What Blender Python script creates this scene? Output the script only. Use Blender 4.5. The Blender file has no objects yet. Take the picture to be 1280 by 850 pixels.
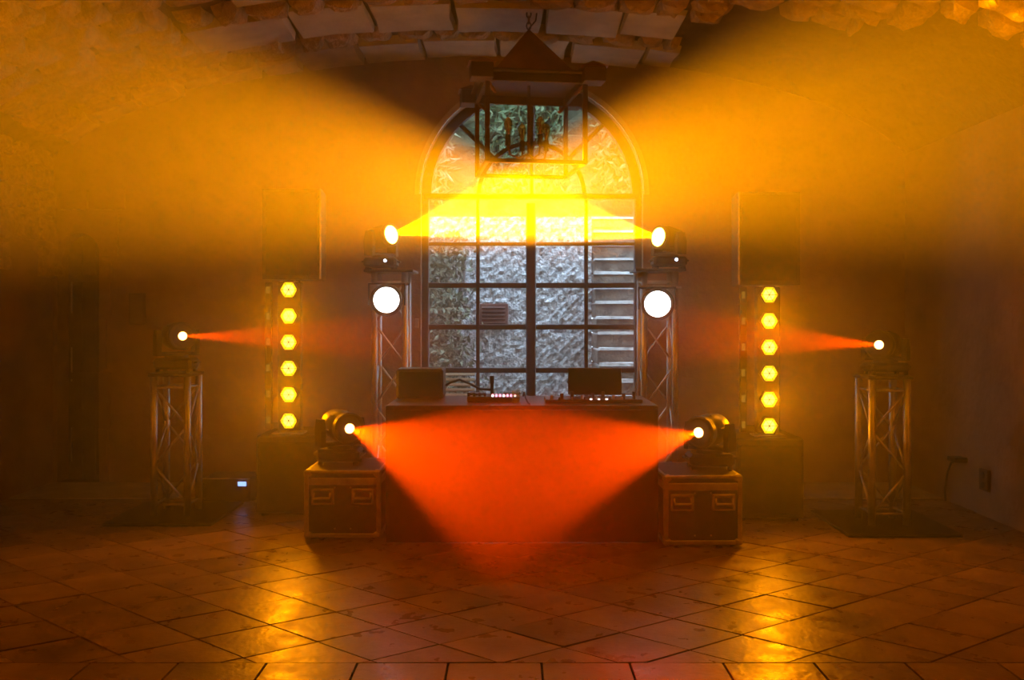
import bpy, bmesh, math, random
from mathutils import Vector, Matrix

# ------------------------------------------------------------------ camera, world, exposure
SC = bpy.context.scene
COL = SC.collection
F, CX, HY, CAMZ = 1150.0, 640.0, 397.0, 1.41          # focal length (px), centre x, horizon y, eye height
CAM = Vector((0, 0, CAMZ))
cd = bpy.data.cameras.new('camera')
cd.sensor_width = 36.0; cd.lens = 36.0 * F / 1280.0
cd.shift_y = -(425.0 - HY) / 1280.0
cd.clip_start = 0.05; cd.clip_end = 200
cam = bpy.data.objects.new('camera', cd); COL.objects.link(cam)
cam.location = CAM; cam.rotation_euler = (math.radians(90), 0, 0)
SC.camera = cam
SC.view_settings.view_transform = 'Standard'; SC.view_settings.look = 'None'
SC.view_settings.exposure = 0.0; SC.view_settings.gamma = 1.0
SC.view_settings.use_curve_mapping = False
SC.cycles.volume_bounces = 0
SC.cycles.use_light_tree = True
SC.cycles.use_adaptive_sampling = False
SC.cycles.volume_step_rate = 0.35
SC.cycles.max_bounces = 8; SC.cycles.diffuse_bounces = 4; SC.cycles.glossy_bounces = 3
SC.cycles.transparent_max_bounces = 12
SC.cycles.sample_clamp_indirect = 6.0
w = bpy.data.worlds.new('overcast_sky'); SC.world = w; w.use_nodes = True
w.cycles.sampling_method = 'NONE'
bg = w.node_tree.nodes['Background']
bg.inputs['Color'].default_value = (0.56, 0.73, 0.92, 1); bg.inputs['Strength'].default_value = 8.8

POW_YELLOW = 22000.0
POW_RED = 1300.0
POW_SMALL = 1700.0
COL_AMBER = (1.0, 0.30, 0.0)
COL_RED = (1.0, 0.045, 0.0)
LED_STRENGTH = 1.9
POW_LED = 42.0
HAZE = 0.08

def P(px, py, D):
    return Vector(((px - CX) * D / F, D, CAMZ + (HY - py) * D / F))
def DF(py, z=0.0):
    return (CAMZ - z) * F / (py - HY)

# ------------------------------------------------------------------ materials
MATS = {}
def mat(name, col, rough=0.6, metal=0.0, var=0.15, scale=8.0, bump=0.0, bscale=None, col2=None, spec=0.5, detail=5.0, bdist=0.02):
    if name in MATS: return MATS[name]
    m = bpy.data.materials.new(name); m.use_nodes = True
    nt = m.node_tree; b = nt.nodes['Principled BSDF']
    tc = nt.nodes.new('ShaderNodeTexCoord')
    n = nt.nodes.new('ShaderNodeTexNoise'); n.inputs['Scale'].default_value = scale; n.inputs['Detail'].default_value = detail
    nt.links.new(tc.outputs['Object'], n.inputs['Vector'])
    mx = nt.nodes.new('ShaderNodeMix'); mx.data_type = 'RGBA'
    c2 = col2 if col2 else tuple(c * (1 - 2 * var) for c in col)
    mx.inputs['A'].default_value = (*col, 1); mx.inputs['B'].default_value = (*c2, 1)
    mr = nt.nodes.new('ShaderNodeMapRange'); mr.inputs['From Min'].default_value = 0.35; mr.inputs['From Max'].default_value = 0.65
    nt.links.new(n.outputs['Fac'], mr.inputs['Value']); nt.links.new(mr.outputs['Result'], mx.inputs['Factor'])
    nt.links.new(mx.outputs['Result'], b.inputs['Base Color'])
    b.inputs['Roughness'].default_value = rough; b.inputs['Metallic'].default_value = metal
    b.inputs['Specular IOR Level'].default_value = spec
    if bump > 0:
        n2 = nt.nodes.new('ShaderNodeTexNoise'); n2.inputs['Scale'].default_value = bscale or scale * 4; n2.inputs['Detail'].default_value = 6
        nt.links.new(tc.outputs['Object'], n2.inputs['Vector'])
        bp = nt.nodes.new('ShaderNodeBump'); bp.inputs['Strength'].default_value = bump; bp.inputs['Distance'].default_value = bdist
        nt.links.new(n2.outputs['Fac'], bp.inputs['Height']); nt.links.new(bp.outputs['Normal'], b.inputs['Normal'])
    MATS[name] = m
    return m
def emis(name, col, strength):
    if name in MATS: return MATS[name]
    m = bpy.data.materials.new(name); m.use_nodes = True
    b = m.node_tree.nodes['Principled BSDF']
    b.inputs['Base Color'].default_value = (0.02, 0.02, 0.02, 1)
    b.inputs['Emission Color'].default_value = (*col, 1); b.inputs['Emission Strength'].default_value = strength
    m.cycles.emission_sampling = 'NONE'          # the lamps' own light objects carry the light
    MATS[name] = m
    return m
def glass(name, tint=(0.96, 0.98, 1.0), gloss=0.04):
    if name in MATS: return MATS[name]
    m = bpy.data.materials.new(name); m.use_nodes = True
    nt = m.node_tree; nt.nodes.remove(nt.nodes['Principled BSDF'])
    o = nt.nodes['Material Output']
    t = nt.nodes.new('ShaderNodeBsdfTransparent'); t.inputs['Color'].default_value = (*tint, 1)
    g = nt.nodes.new('ShaderNodeBsdfGlossy'); g.inputs['Roughness'].default_value = 0.03
    mx = nt.nodes.new('ShaderNodeMixShader'); mx.inputs['Fac'].default_value = gloss
    nt.links.new(t.outputs[0], mx.inputs[1]); nt.links.new(g.outputs[0], mx.inputs[2]); nt.links.new(mx.outputs[0], o.inputs['Surface'])
    MATS[name] = m
    return m

M_plaster = mat('plaster', (0.40, 0.25, 0.13), 0.9, var=0.2, scale=2.2, bump=0.5, bscale=14, bdist=0.03)
M_mortar = mat('vault_mortar', (0.13, 0.085, 0.055), 0.95, var=0.25, scale=5, bump=0.6, bscale=22, bdist=0.03)
M_slab = mat('cut_limestone', (0.66, 0.58, 0.50), 0.85, var=0.12, scale=6, bump=0.35, bscale=40, bdist=0.012)
M_rubble = mat('rubble_stone', (0.58, 0.41, 0.26), 0.9, var=0.2, scale=7, bump=0.9, bscale=20, bdist=0.05)
M_floorbase = mat('floor_joint', (0.05, 0.04, 0.03), 0.9, var=0.2, scale=10)
M_concrete = mat('pale_concrete', (0.46, 0.42, 0.36), 0.7, var=0.12, scale=5, bump=0.2, bscale=40)
M_black = mat('black_plastic', (0.018, 0.018, 0.018), 0.45, var=0.2, scale=20, bump=0.1, bscale=120, bdist=0.003)
M_blackmetal = mat('black_metal', (0.025, 0.025, 0.025), 0.35, 0.3, var=0.2, scale=15)
M_board = mat('black_board', (0.022, 0.018, 0.016), 0.35, var=0.2, scale=12, bump=0.15, bscale=60, bdist=0.004)
M_alu = mat('aluminium_tube', (0.62, 0.60, 0.57), 0.38, 0.9, var=0.12, scale=10, bump=0.08, bscale=60, bdist=0.003)
M_alucase = mat('aluminium_edge', (0.60, 0.57, 0.52), 0.42, 0.75, var=0.15, scale=14, bump=0.1, bscale=70, bdist=0.003)
M_ply = mat('case_laminate', (0.035, 0.028, 0.024), 0.5, var=0.2, scale=30, bump=0.2, bscale=160, bdist=0.003)
M_cloth = mat('black_cloth', (0.03, 0.02, 0.018), 0.95, var=0.25, scale=6, bump=0.3, bscale=30, bdist=0.01)
M_iron = mat('rusty_iron', (0.10, 0.045, 0.028), 0.6, 0.25, var=0.25, scale=9, bump=0.25, bscale=60, bdist=0.005)
M_copper = mat('copper_sheet', (0.30, 0.10, 0.055), 0.5, 0.35, var=0.2, scale=6, bump=0.15, bscale=40, bdist=0.005)
M_frame = mat('dark_window_paint', (0.055, 0.035, 0.022), 0.55, var=0.2, scale=10, bump=0.15, bscale=60, bdist=0.004)
M_surround = mat('pale_window_surround', (0.60, 0.55, 0.48), 0.8, var=0.12, scale=8, bump=0.2, bscale=50, bdist=0.01)
M_wood = mat('old_door_wood', (0.13, 0.075, 0.04), 0.7, var=0.25, scale=7, bump=0.3, bscale=40, bdist=0.01)
M_slat = mat('ochre_slat_wood', (0.42, 0.26, 0.09), 0.7, var=0.15, scale=10)
M_grille = mat('speaker_grille', (0.015, 0.015, 0.015), 0.6, 0.2, var=0.2, scale=40, bump=0.6, bscale=260, bdist=0.004)
M_rubber = mat('rubber', (0.012, 0.012, 0.012), 0.8, var=0.2, scale=20)
M_glass = glass('window_glass')
M_bulb = glass('amber_bulb_glass', (0.85, 0.55, 0.25), 0.12)
M_drink = glass('clear_tumbler_glass', (0.92, 0.92, 0.9), 0.15)
M_lens = mat('dead_lens', (0.05, 0.05, 0.06), 0.08, var=0.1, scale=10)
M_hotwhite = emis('lamp_white', (1.0, 0.93, 0.95), 8.0)
M_hotyellow = emis('lamp_yellow', (1.0, 0.62, 0.10), 14.0)
M_hotred = emis('lamp_red', (1.0, 0.38, 0.09), 16.0)
M_led = emis('led_amber', (1.0, 0.60, 0.006), LED_STRENGTH)
M_ledhot = emis('led_core', (1.0, 0.80, 0.13), 2.4)
M_leddark = mat('amber_rib', (0.5, 0.3, 0.03), 0.5)
M_leddim = emis('led_amber_dim', (0.75, 0.5, 0.05), 0.2)
M_blue = emis('display_blue', (0.25, 0.45, 1.0), 2.0)
M_pink = emis('pad_pink', (1.0, 0.30, 0.42), 3.0)
M_whiteled = emis('pad_white', (1.0, 0.85, 0.8), 3.0)

def floor_stone_mat():
    m = bpy.data.materials.new('floor_stone'); m.use_nodes = True
    nt = m.node_tree; b = nt.nodes['Principled BSDF']
    tc = nt.nodes.new('ShaderNodeTexCoord'); oi = nt.nodes.new('ShaderNodeObjectInfo')
    ad = nt.nodes.new('ShaderNodeVectorMath'); ad.operation = 'ADD'
    sc = nt.nodes.new('ShaderNodeVectorMath'); sc.operation = 'SCALE'; sc.inputs[0].default_value = (7, 3, 5)
    nt.links.new(oi.outputs['Random'], sc.inputs['Scale'])
    nt.links.new(tc.outputs['Object'], ad.inputs[0]); nt.links.new(sc.outputs[0], ad.inputs[1])
    def noise(s, d=6):
        n = nt.nodes.new('ShaderNodeTexNoise'); n.inputs['Scale'].default_value = s; n.inputs['Detail'].default_value = d
        nt.links.new(ad.outputs[0], n.inputs['Vector']); return n
    n1 = noise(4); n2 = noise(38); n3 = noise(9)
    cr = nt.nodes.new('ShaderNodeValToRGB')
    cr.color_ramp.elements[0].position = 0.3; cr.color_ramp.elements[0].color = (0.14, 0.085, 0.055, 1)
    cr.color_ramp.elements[1].position = 0.7; cr.color_ramp.elements[1].color = (0.27, 0.175, 0.12, 1)
    nt.links.new(n1.outputs['Fac'], cr.inputs['Fac'])
    hs = nt.nodes.new('ShaderNodeHueSaturation')
    mr = nt.nodes.new('ShaderNodeMapRange'); mr.inputs['To Min'].default_value = 0.86; mr.inputs['To Max'].default_value = 1.12
    nt.links.new(oi.outputs['Random'], mr.inputs['Value']); nt.links.new(mr.outputs['Result'], hs.inputs['Value'])
    nt.links.new(cr.outputs['Color'], hs.inputs['Color']); nt.links.new(hs.outputs['Color'], b.inputs['Base Color'])
    r = nt.nodes.new('ShaderNodeMapRange'); r.inputs['From Min'].default_value = 0.3; r.inputs['From Max'].default_value = 0.7
    r.inputs['To Min'].default_value = 0.24; r.inputs['To Max'].default_value = 0.46
    nt.links.new(n3.outputs['Fac'], r.inputs['Value']); nt.links.new(r.outputs['Result'], b.inputs['Roughness'])
    b1 = nt.nodes.new('ShaderNodeBump'); b1.inputs['Strength'].default_value = 0.35; b1.inputs['Distance'].default_value = 0.006
    nt.links.new(n2.outputs['Fac'], b1.inputs['Height'])
    b2 = nt.nodes.new('ShaderNodeBump'); b2.inputs['Strength'].default_value = 0.25; b2.inputs['Distance'].default_value = 0.012
    nt.links.new(n3.outputs['Fac'], b2.inputs['Height']); nt.links.new(b1.outputs['Normal'], b2.inputs['Normal'])
    nt.links.new(b2.outputs['Normal'], b.inputs['Normal'])
    return m
M_tile = floor_stone_mat()

# ------------------------------------------------------------------ mesh helpers
class MB:
    def __init__(s): s.v = []; s.f = []
    def add(s, vs, fs):
        o = len(s.v); s.v += [tuple(v) for v in vs]; s.f += [tuple(i + o for i in f) for f in fs]; return s
    def box(s, c, size, M=None, bev=0.0):
        hx, hy, hz = size[0] / 2, size[1] / 2, size[2] / 2
        bev = min(bev, hx * 0.9, hy * 0.9, hz * 0.9)
        c = Vector(c)
        if bev <= 0:
            vs = [Vector((x, y, z)) for x in (-hx, hx) for y in (-hy, hy) for z in (-hz, hz)]
            fs = [(0, 1, 3, 2), (4, 6, 7, 5), (0, 4, 5, 1), (2, 3, 7, 6), (0, 2, 6, 4), (1, 5, 7, 3)]
        else:
            bm = bmesh.new(); bmesh.ops.create_cube(bm, size=1.0)
            for v in bm.verts: v.co = Vector((v.co.x * 2 * hx, v.co.y * 2 * hy, v.co.z * 2 * hz))
            bmesh.ops.bevel(bm, geom=bm.edges[:], offset=bev, segments=1, affect='EDGES')
            bm.verts.index_update()
            vs = [v.co.copy() for v in bm.verts]; fs = [[v.index for v in f.verts] for f in bm.faces]; bm.free()
        if M is not None: vs = [M @ v for v in vs]
        return s.add([v + c for v in vs], fs)
    def cyl(s, a, b, r, n=12, r2=None, cap=True):
        a, b = Vector(a), Vector(b); r2 = r if r2 is None else r2
        d = (b - a).normalized(); q = d.to_track_quat('Z', 'Y')
        vs = []
        for p, rr in ((a, r), (b, r2)):
            for k in range(n):
                t = 2 * math.pi * k / n
                vs.append(p + q @ Vector((rr * math.cos(t), rr * math.sin(t), 0)))
        fs = [(k, (k + 1) % n, n + (k + 1) % n, n + k) for k in range(n)]
        if cap: fs += [tuple(range(n - 1, -1, -1)), tuple(range(n, 2 * n))]
        return s.add(vs, fs)
    def tube(s, pts, r, n=8, closed=False):
        pts = [Vector(p) for p in pts]; m = len(pts); vs = []; up = None
        for i, p in enumerate(pts):
            if closed: d = pts[(i + 1) % m] - pts[i - 1]
            else: d = pts[min(i + 1, m - 1)] - pts[max(i - 1, 0)]
            d.normalize()
            if up is None: up = d.orthogonal().normalized()
            up = (up - d * up.dot(d)).normalized(); sd = d.cross(up)
            for k in range(n):
                t = 2 * math.pi * k / n
                vs.append(p + up * (r * math.cos(t)) + sd * (r * math.sin(t)))
        fs = []
        for i in range(m if closed else m - 1):
            j = (i + 1) % m
            for k in range(n): fs.append((i * n + k, i * n + (k + 1) % n, j * n + (k + 1) % n, j * n + k))
        if not closed: fs += [tuple(range(n - 1, -1, -1)), tuple(range((m - 1) * n, m * n))]
        return s.add(vs, fs)
    def lathe(s, prof, n=24, M=None):
        # prof: list of (r, h) about +Z
        vs = []; fs = []
        for r, h in prof:
            for k in range(n):
                t = 2 * math.pi * k / n
                v = Vector((r * math.cos(t), r * math.sin(t), h)); vs.append(M @ v if M is not None else v)
        m = len(prof)
        for i in range(m - 1):
            for k in range(n): fs.append((i * n + k, i * n + (k + 1) % n, (i + 1) * n + (k + 1) % n, (i + 1) * n + k))
        fs += [tuple(range(n - 1, -1, -1)), tuple(range((m - 1) * n, m * n))]
        return s.add(vs, fs)
    def prism(s, poly, off, M=None):
        # poly: list of 3-D points, extruded by vector off
        off = Vector(off); a = [Vector(p) for p in poly]; b = [p + off for p in a]; n = len(a)
        if M is not None: a = [M @ v for v in a]; b = [M @ v for v in b]
        return s.add(a + b, [tuple(range(n - 1, -1, -1)), tuple(range(n, 2 * n))] + [(k, (k + 1) % n, n + (k + 1) % n, n + k) for k in range(n)])
    def mesh(s, name, m, smooth=False):
        me = bpy.data.meshes.new(name); me.from_pydata(s.v, [], s.f); me.update()
        bm = bmesh.new(); bm.from_mesh(me); bmesh.ops.recalc_face_normals(bm, faces=bm.faces[:]); bm.to_mesh(me); bm.free()
        if smooth:
            for p in me.polygons: p.use_smooth = len(p.vertices) <= 4
        me.materials.append(m)
        return me
    def build(s, name, m, parent=None, smooth=False):
        o = bpy.data.objects.new(name, s.mesh(name, m, smooth)); COL.objects.link(o)
        if parent is not None: o.parent = parent
        return o
def tag(o, label=None, cat=None, group=None, kind=None):
    if label: o['label'] = label
    if cat: o['category'] = cat
    if group: o['group'] = group
    if kind: o['kind'] = kind
    return o
def thing(name, loc, label, cat, group=None, rz=0.0, kind=None):
    o = bpy.data.objects.new(name, None); COL.objects.link(o); o.empty_display_size = 0.1
    o.location = loc; o.rotation_euler = (0, 0, rz)
    return tag(o, label, cat, group, kind)
def inst(name, me, parent, loc=(0, 0, 0), rot=(0, 0, 0), scale=None):
    o = bpy.data.objects.new(name, me); COL.objects.link(o); o.parent = parent
    o.location = loc; o.rotation_euler = rot
    if scale: o.scale = scale
    return o
def in_frame(p, m=25):
    if p.y < 0.5: return False
    px = CX + p.x * F / p.y; py = HY - (p.z - CAMZ) * F / p.y
    return -m < px < 1280 + m and -m < py < 850 + m

# ------------------------------------------------------------------ the room
XL, XR, YB, YF = -3.93, 3.36, 7.87, -3.0
VC = -0.27; VH = 3.66; VZ = 2.55; VR = 1.11
def vz(x):
    u = min(1.0, abs((x - VC) / VH)); return VZ + VR * math.sqrt(max(0.0, 1 - u * u))
WX, WR, WZ = 0.17, 0.95, 2.465                          # window centre, half width, spring of its arch
DX0, DX1, DZ = -3.89, -3.53, 1.96                       # narrow arched door

fl = MB().box(((XL + XR) / 2, (YB + YF) / 2, -0.06), (XR - XL + 1.0, YB - YF + 0.8, 0.10)).build('floor', M_floorbase)
tag(fl, 'diagonally laid stone tile floor of the vaulted room', 'floor', kind='structure')

def plate(outline, h0, h1, inset, jit, rnd, mapf, dome=0.0):
    """stone: outline of (u,v) points, mapped by mapf(u,v,h) to 3-D; ring at h0, ring at h1 inset, centre cap"""
    n = len(outline); cu = sum(p[0] for p in outline) / n; cv = sum(p[1] for p in outline) / n
    vs = []; out = []
    for (a, b) in outline: vs.append(mapf(a, b, h0))
    for (a, b) in outline:
        d = math.hypot(a - cu, b - cv) or 1; k = 1 - min(0.4, inset / d)
        vs.append(mapf(cu + (a - cu) * k, cv + (b - cv) * k, h1 + rnd.uniform(-jit, jit)))
    if dome > 0:
        for (a, b) in outline:
            vs.append(mapf(cu + (a - cu) * 0.45, cv + (b - cv) * 0.45, h1 + dome * rnd.uniform(0.5, 1.2)))
    vs.append(mapf(cu, cv, h1 + dome))
    fs = []; rings = 3 if dome > 0 else 2
    for r in range(rings - 1):
        for k in range(n): fs.append((r * n + k, r * n + (k + 1) % n, (r + 1) * n + (k + 1) % n, (r + 1) * n + k))
    c = rings * n
    for k in range(n): fs.append(((rings - 1) * n + k, (rings - 1) * n + (k + 1) % n, c))
    return MB().add(vs, fs)

# floor tiles on the measured lattice
rnd = random.Random(3)
O0 = Vector((-0.843, 4.409)); ea = Vector((0.265, -0.220)); eb = Vector((0.268, 0.187))
YT0, YT1 = 3.76, 7.12
def clip_poly(poly, axis, val, keep_greater):
    out = []
    for i in range(len(poly)):
        a, b = poly[i], poly[(i + 1) % len(poly)]
        ia = (a[axis] > val) == keep_greater; ib = (b[axis] > val) == keep_greater
        if ia: out.append(a)
        if ia != ib:
            t = (val - a[axis]) / (b[axis] - a[axis]); out.append((a[0] + (b[0] - a[0]) * t, a[1] + (b[1] - a[1]) * t))
    return out
def flat(u, v, h): return Vector((u, v, h))
ntile = 0
for i in range(-24, 25):
    for j in range(-24, 25):
        c = O0 + ea * i + eb * j
        poly = [c, c + ea, c + ea + eb, c + eb]; poly = [(p.x, p.y) for p in poly]
        for ax, val, g in ((1, YT0, True), (1, YT1, False), (0, XL, True), (0, XR, False)):
            if poly: poly = clip_poly(poly, ax, val, g)
        if len(poly) < 3: continue
        cc = Vector((sum(p[0] for p in poly) / len(poly), sum(p[1] for p in poly) / len(poly), 0))
        area = 0.5 * abs(sum(poly[k][0] * poly[(k + 1) % len(poly)][1] - poly[(k + 1) % len(poly)][0] * poly[k][1] for k in range(len(poly))))
        if area < 0.0003 or not in_frame(cc, 190): continue
        poly = [((p[0] - cc.x) * 0.988, (p[1] - cc.y) * 0.988) for p in poly]
        tx, ty = rnd.uniform(-0.006, 0.006), rnd.uniform(-0.006, 0.006)
        o = plate(poly, -0.012, 0.0, 0.004, 0.0, rnd, lambda u, v, h: Vector((u, v, h + tx * u + ty * v))).build('tile', M_tile, fl)
        o.location = (cc.x, cc.y, rnd.uniform(-0.0015, 0.0015)); ntile += 1
# straight border row in front
x = -1.95 - 0.02
k = 0
xs = [-3.2, -2.83, -2.46, -2.1, -1.72, -1.36, -1.0, -0.63, -0.26, 0.12, 0.48, 0.86, 1.23, 1.6, 1.98, 2.35, 2.72, 3.1]
for a, b in zip(xs[:-1], xs[1:]):
    o = plate([(-(b - a) / 2 + .003, -.26), ((b - a) / 2 - .003, -.26), ((b - a) / 2 - .003, .255), (-(b - a) / 2 + .003, .255)], -0.012, 0.002, 0.004, 0.0005, rnd, flat).build('border_slab', M_tile, fl)
    o.location = ((a + b) / 2, YT0 - 0.262, 0)
# the floor nearer to the viewer, out of frame, and pale strip along the back wall
o = MB().box(((XL + XR) / 2, (3.23 + YF) / 2, -0.006), (XR - XL, 3.23 - YF, 0.010)).build('floor_field', M_tile, fl)
fs_ = MB().box(((XL + XR) / 2, (YT1 + YB) / 2 + 0.03, -0.004), (XR - XL, YB - YT1 - 0.07, 0.014)).build('floor_strip', M_concrete)
tag(fs_, 'pale smooth concrete strip of floor along the back wall', 'floor', kind='structure')

# back wall with window and door openings
def slices():
    s = {XL - 0.3, XR + 0.3, DX0, DX1}
    for i in range(41): s.add(round(WX - WR * math.cos(math.pi * i / 40), 5))
    for i in range(13): s.add(round((DX0 + DX1) / 2 - (DX1 - DX0) / 2 * math.cos(math.pi * i / 12), 5))
    for i in range(20): s.add(round(XL + (XR - XL) * i / 19, 5))
    return sorted(s)
def wall_low(x, side):
    if WX - WR - 1e-4 <= x <= WX + WR + 1e-4: return WZ + math.sqrt(max(0, WR * WR - (x - WX) ** 2))
    r = (DX1 - DX0) / 2; c = (DX0 + DX1) / 2
    if DX0 - 1e-4 <= x <= DX1 + 1e-4: return DZ + math.sqrt(max(0, r * r - (x - c) ** 2))
    return 0
mb = MB(); ss = slices()
for a, b in zip(ss[:-1], ss[1:]):
    m_ = (a + b) / 2; opening = (abs(m_ - WX) < WR) or (DX0 < m_ < DX1)
    za = wall_low(a, 1) if opening else 0.0; zb = wall_low(b, 0) if opening else 0.0
    mb.add([(a, YB, za), (b, YB, zb), (b, YB, 4.0), (a, YB, 4.0), (a, YB + .4, za), (b, YB + .4, zb), (b, YB + .4, 4.0), (a, YB + .4, 4.0)],
           [(0, 1, 2, 3), (7, 6, 5, 4), (0, 4, 5, 1)])
for xx, z1 in ((WX - WR, WZ), (WX + WR, WZ), (DX0, DZ), (DX1, DZ)):
    mb.add([(xx, YB, 0), (xx, YB + .4, 0), (xx, YB + .4, z1), (xx, YB, z1)], [(0, 1, 2, 3)])
bk = mb.build('wall_back', M_plaster); tag(bk, 'plastered back wall around the tall arched window', 'wall', kind='structure')
wl = MB().box((XL - 0.2, (YB + YF) / 2, 1.9), (0.4, YB - YF + 0.8, 3.9)).build('wall_left', M_plaster); tag(wl, 'rough plastered wall beside the narrow arched door', 'wall', kind='structure')
wr = MB().box((XR + 0.2, (YB + YF) / 2, 1.9), (0.4, YB - YF + 0.8, 3.9)).build('wall_right', M_plaster); tag(wr, 'smooth plastered side wall with the power socket', 'wall', kind='structure')
wf = MB().box(((XL + XR) / 2, YF - 0.2, 1.9), (XR - XL + 0.8, 0.4, 3.9)).build('wall_front', M_plaster); tag(wf, 'plastered end wall opposite the arched window', 'wall', kind='structure')

# barrel vault
N = 48; mb = MB(); pr = []
for i in range(N + 1):
    t = math.pi * i / N; pr.append((VC - VH * 1.02 * math.cos(t), VZ + VR * math.sin(t)))
for i in range(N):
    (xa, za), (xb, zb) = pr[i], pr[i + 1]
    mb.add([(xa, YF - .4, za), (xb, YF - .4, zb), (xb, YB + .4, zb), (xa, YB + .4, za), (xa * 1.05, YF - .4, za + .35), (xb * 1.05, YF - .4, zb + .35), (xb * 1.05, YB + .4, zb + .35), (xa * 1.05, YB + .4, za + .35)],
           [(0, 1, 2, 3), (7, 6, 5, 4), (0, 4, 5, 1), (3, 2, 6, 7)])
ce = mb.build('ceiling', M_mortar); tag(ce, 'stone barrel vault of cut slabs and rough rubble', 'ceiling', kind='structure')
def vault_map(s, y, h):
    # s: arc-like coordinate = angle on the ellipse, h: proud of the vault (downwards)
    x = VC - VH * math.cos(s); z = VZ + VR * math.sin(s)
    nx, nz = -math.cos(s) / VH, math.sin(s) / VR; l = math.hypot(nx, nz)
    return Vector((x - nx / l * h, y, z - nz / l * h))
def ang(x): return math.acos(max(-1, min(1, -(x - VC) / VH)))
def rough_outline(x0, x1, y0, y1, j, rnd, sub=2):
    pts = []
    cs = [(x0, y0), (x1, y0), (x1, y1), (x0, y1)]
    for k in range(4):
        a, b = cs[k], cs[(k + 1) % 4]
        for t in range(sub):
            f = t / sub
            pts.append((a[0] + (b[0] - a[0]) * f + rnd.uniform(-j, j), a[1] + (b[1] - a[1]) * f + rnd.uniform(-j, j)))
    return pts
rnd = random.Random(11)
nst = [0, 0]
def vault_stone(x0, x1, y0, y1, kind):
    c = vault_map(ang((x0 + x1) / 2), (y0 + y1) / 2, 0)
    if not in_frame(c, 60): return
    if kind == 'slab':
        ol = rough_outline(x0, x1, y0, y1, 0.012, rnd); h = rnd.uniform(0.035, 0.075); tl = rnd.uniform(-0.05, 0.05)
        mp = lambda u, v, hh: vault_map(ang(u), v, hh + (tl * (v - (y0 + y1) / 2) if hh > 0 else 0))
        mb = plate(ol, -0.02, h, 0.02, 0.004, rnd, mp); name, m = 'vault_slab', M_slab; nst[0] += 1
    else:
        ol = rough_outline(x0, x1, y0, y1, 0.028, rnd); h = rnd.uniform(0.035, 0.08)
        mb = plate(ol, -0.02, h, 0.03, 0.012, rnd, lambda u, v, hh: vault_map(ang(u), v, hh), dome=0.03); name, m = 'rubble_stone', M_rubble; nst[1] += 1
    mb.build(name, m, ce)
def course(y0, y1, xa, xb, wmin, wmax, kind, gap=0.018):
    x = xa
    while x < xb - 0.05:
        wd = min(rnd.uniform(wmin, wmax), xb - x)
        if xb - (x + wd) < wmin * 0.4: wd = xb - x
        g = gap / 2
        vault_stone(x + g, x + wd - g, y0 + g, y1 - g, kind); x += wd
# cut slab courses with rubble strips between, over the middle
course(7.25, 7.80, -1.75, 1.35, 0.42, 0.62, 'slab'); course(7.02, 7.25, -1.9, 1.3, 0.20, 0.34, 'rubble')
course(6.45, 7.02, -2.35, 1.25, 0.55, 0.85, 'slab'); course(6.22, 6.45, -2.3, 1.2, 0.20, 0.32, 'rubble')
course(5.70, 6.22, -1.9, 1.1, 0.5, 0.8, 'slab')
# stones of the left haunch: flatter blocks to the back, rough rubble to the front
y = 7.80
while y > 6.05:
    d = rnd.uniform(0.24, 0.34); lim = -1.75 if y > 7.2 else (-2.35 if y > 6.3 else -2.3)
    course(y - d, y, -3.75, lim, 0.26, 0.42, 'slab' if rnd.random() < 0.35 and y > 6.5 else 'rubble'); y -= d
while y > 4.9:
    d = rnd.uniform(0.17, 0.25); course(y - d, y, -3.75, -1.9, 0.18, 0.34, 'rubble'); y -= d
# rubble of the right haunch, only in front of the smooth plastered bay
y = 6.5
while y > 4.7:
    d = rnd.uniform(0.17, 0.25); lim = 1.5 if y > 6.3 else (2.3 if y > 5.9 else (2.55 if y > 5.6 else 3.25))
    course(y - d, y, 1.22 if y > 5.6 else 1.0, lim, 0.18, 0.36, 'rubble'); y -= d

# coarse stones on the left wall
rnd = random.Random(5)
z = 1.75
while z < 2.72:
    d = rnd.uniform(0.2, 0.32); yy = 6.0
    while yy < 7.8:
        wd = rnd.uniform(0.22, 0.45); c = Vector((XL, yy + wd / 2, z + d / 2))
        if in_frame(c, 40) and rnd.random() < 0.85:
            ol = rough_outline(yy + .01, yy + wd - .01, z + .01, z + d - .01, 0.02, rnd)
            plate(ol, -0.02, rnd.uniform(0.015, 0.04), 0.02, 0.006, rnd, lambda u, v, h: Vector((XL + h, u, v)), dome=0.01).build('wall_stone', M_rubble, wl)
        yy += wd
    z += d
# jamb stones around the narrow door
for k, (z0, z1, x0, x1) in enumerate([(0.0, .46, -3.53, -3.45), (.47, .95, -3.53, -3.43), (.96, 1.4, -3.53, -3.455), (1.41, 1.9, -3.53, -3.42), (1.92, 2.3, -3.53, -3.36), (2.32, 2.5, -3.90, -3.62), (2.32, 2.52, -3.60, -3.30)]):
    plate(rough_outline(x0 + .005, x1, z0 + .006, z1, .006, rnd), -0.02, 0.025, 0.01, 0.002, rnd, lambda u, v, h: Vector((u, YB - h, v))).build('jamb_stone', M_plaster, bk)

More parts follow.
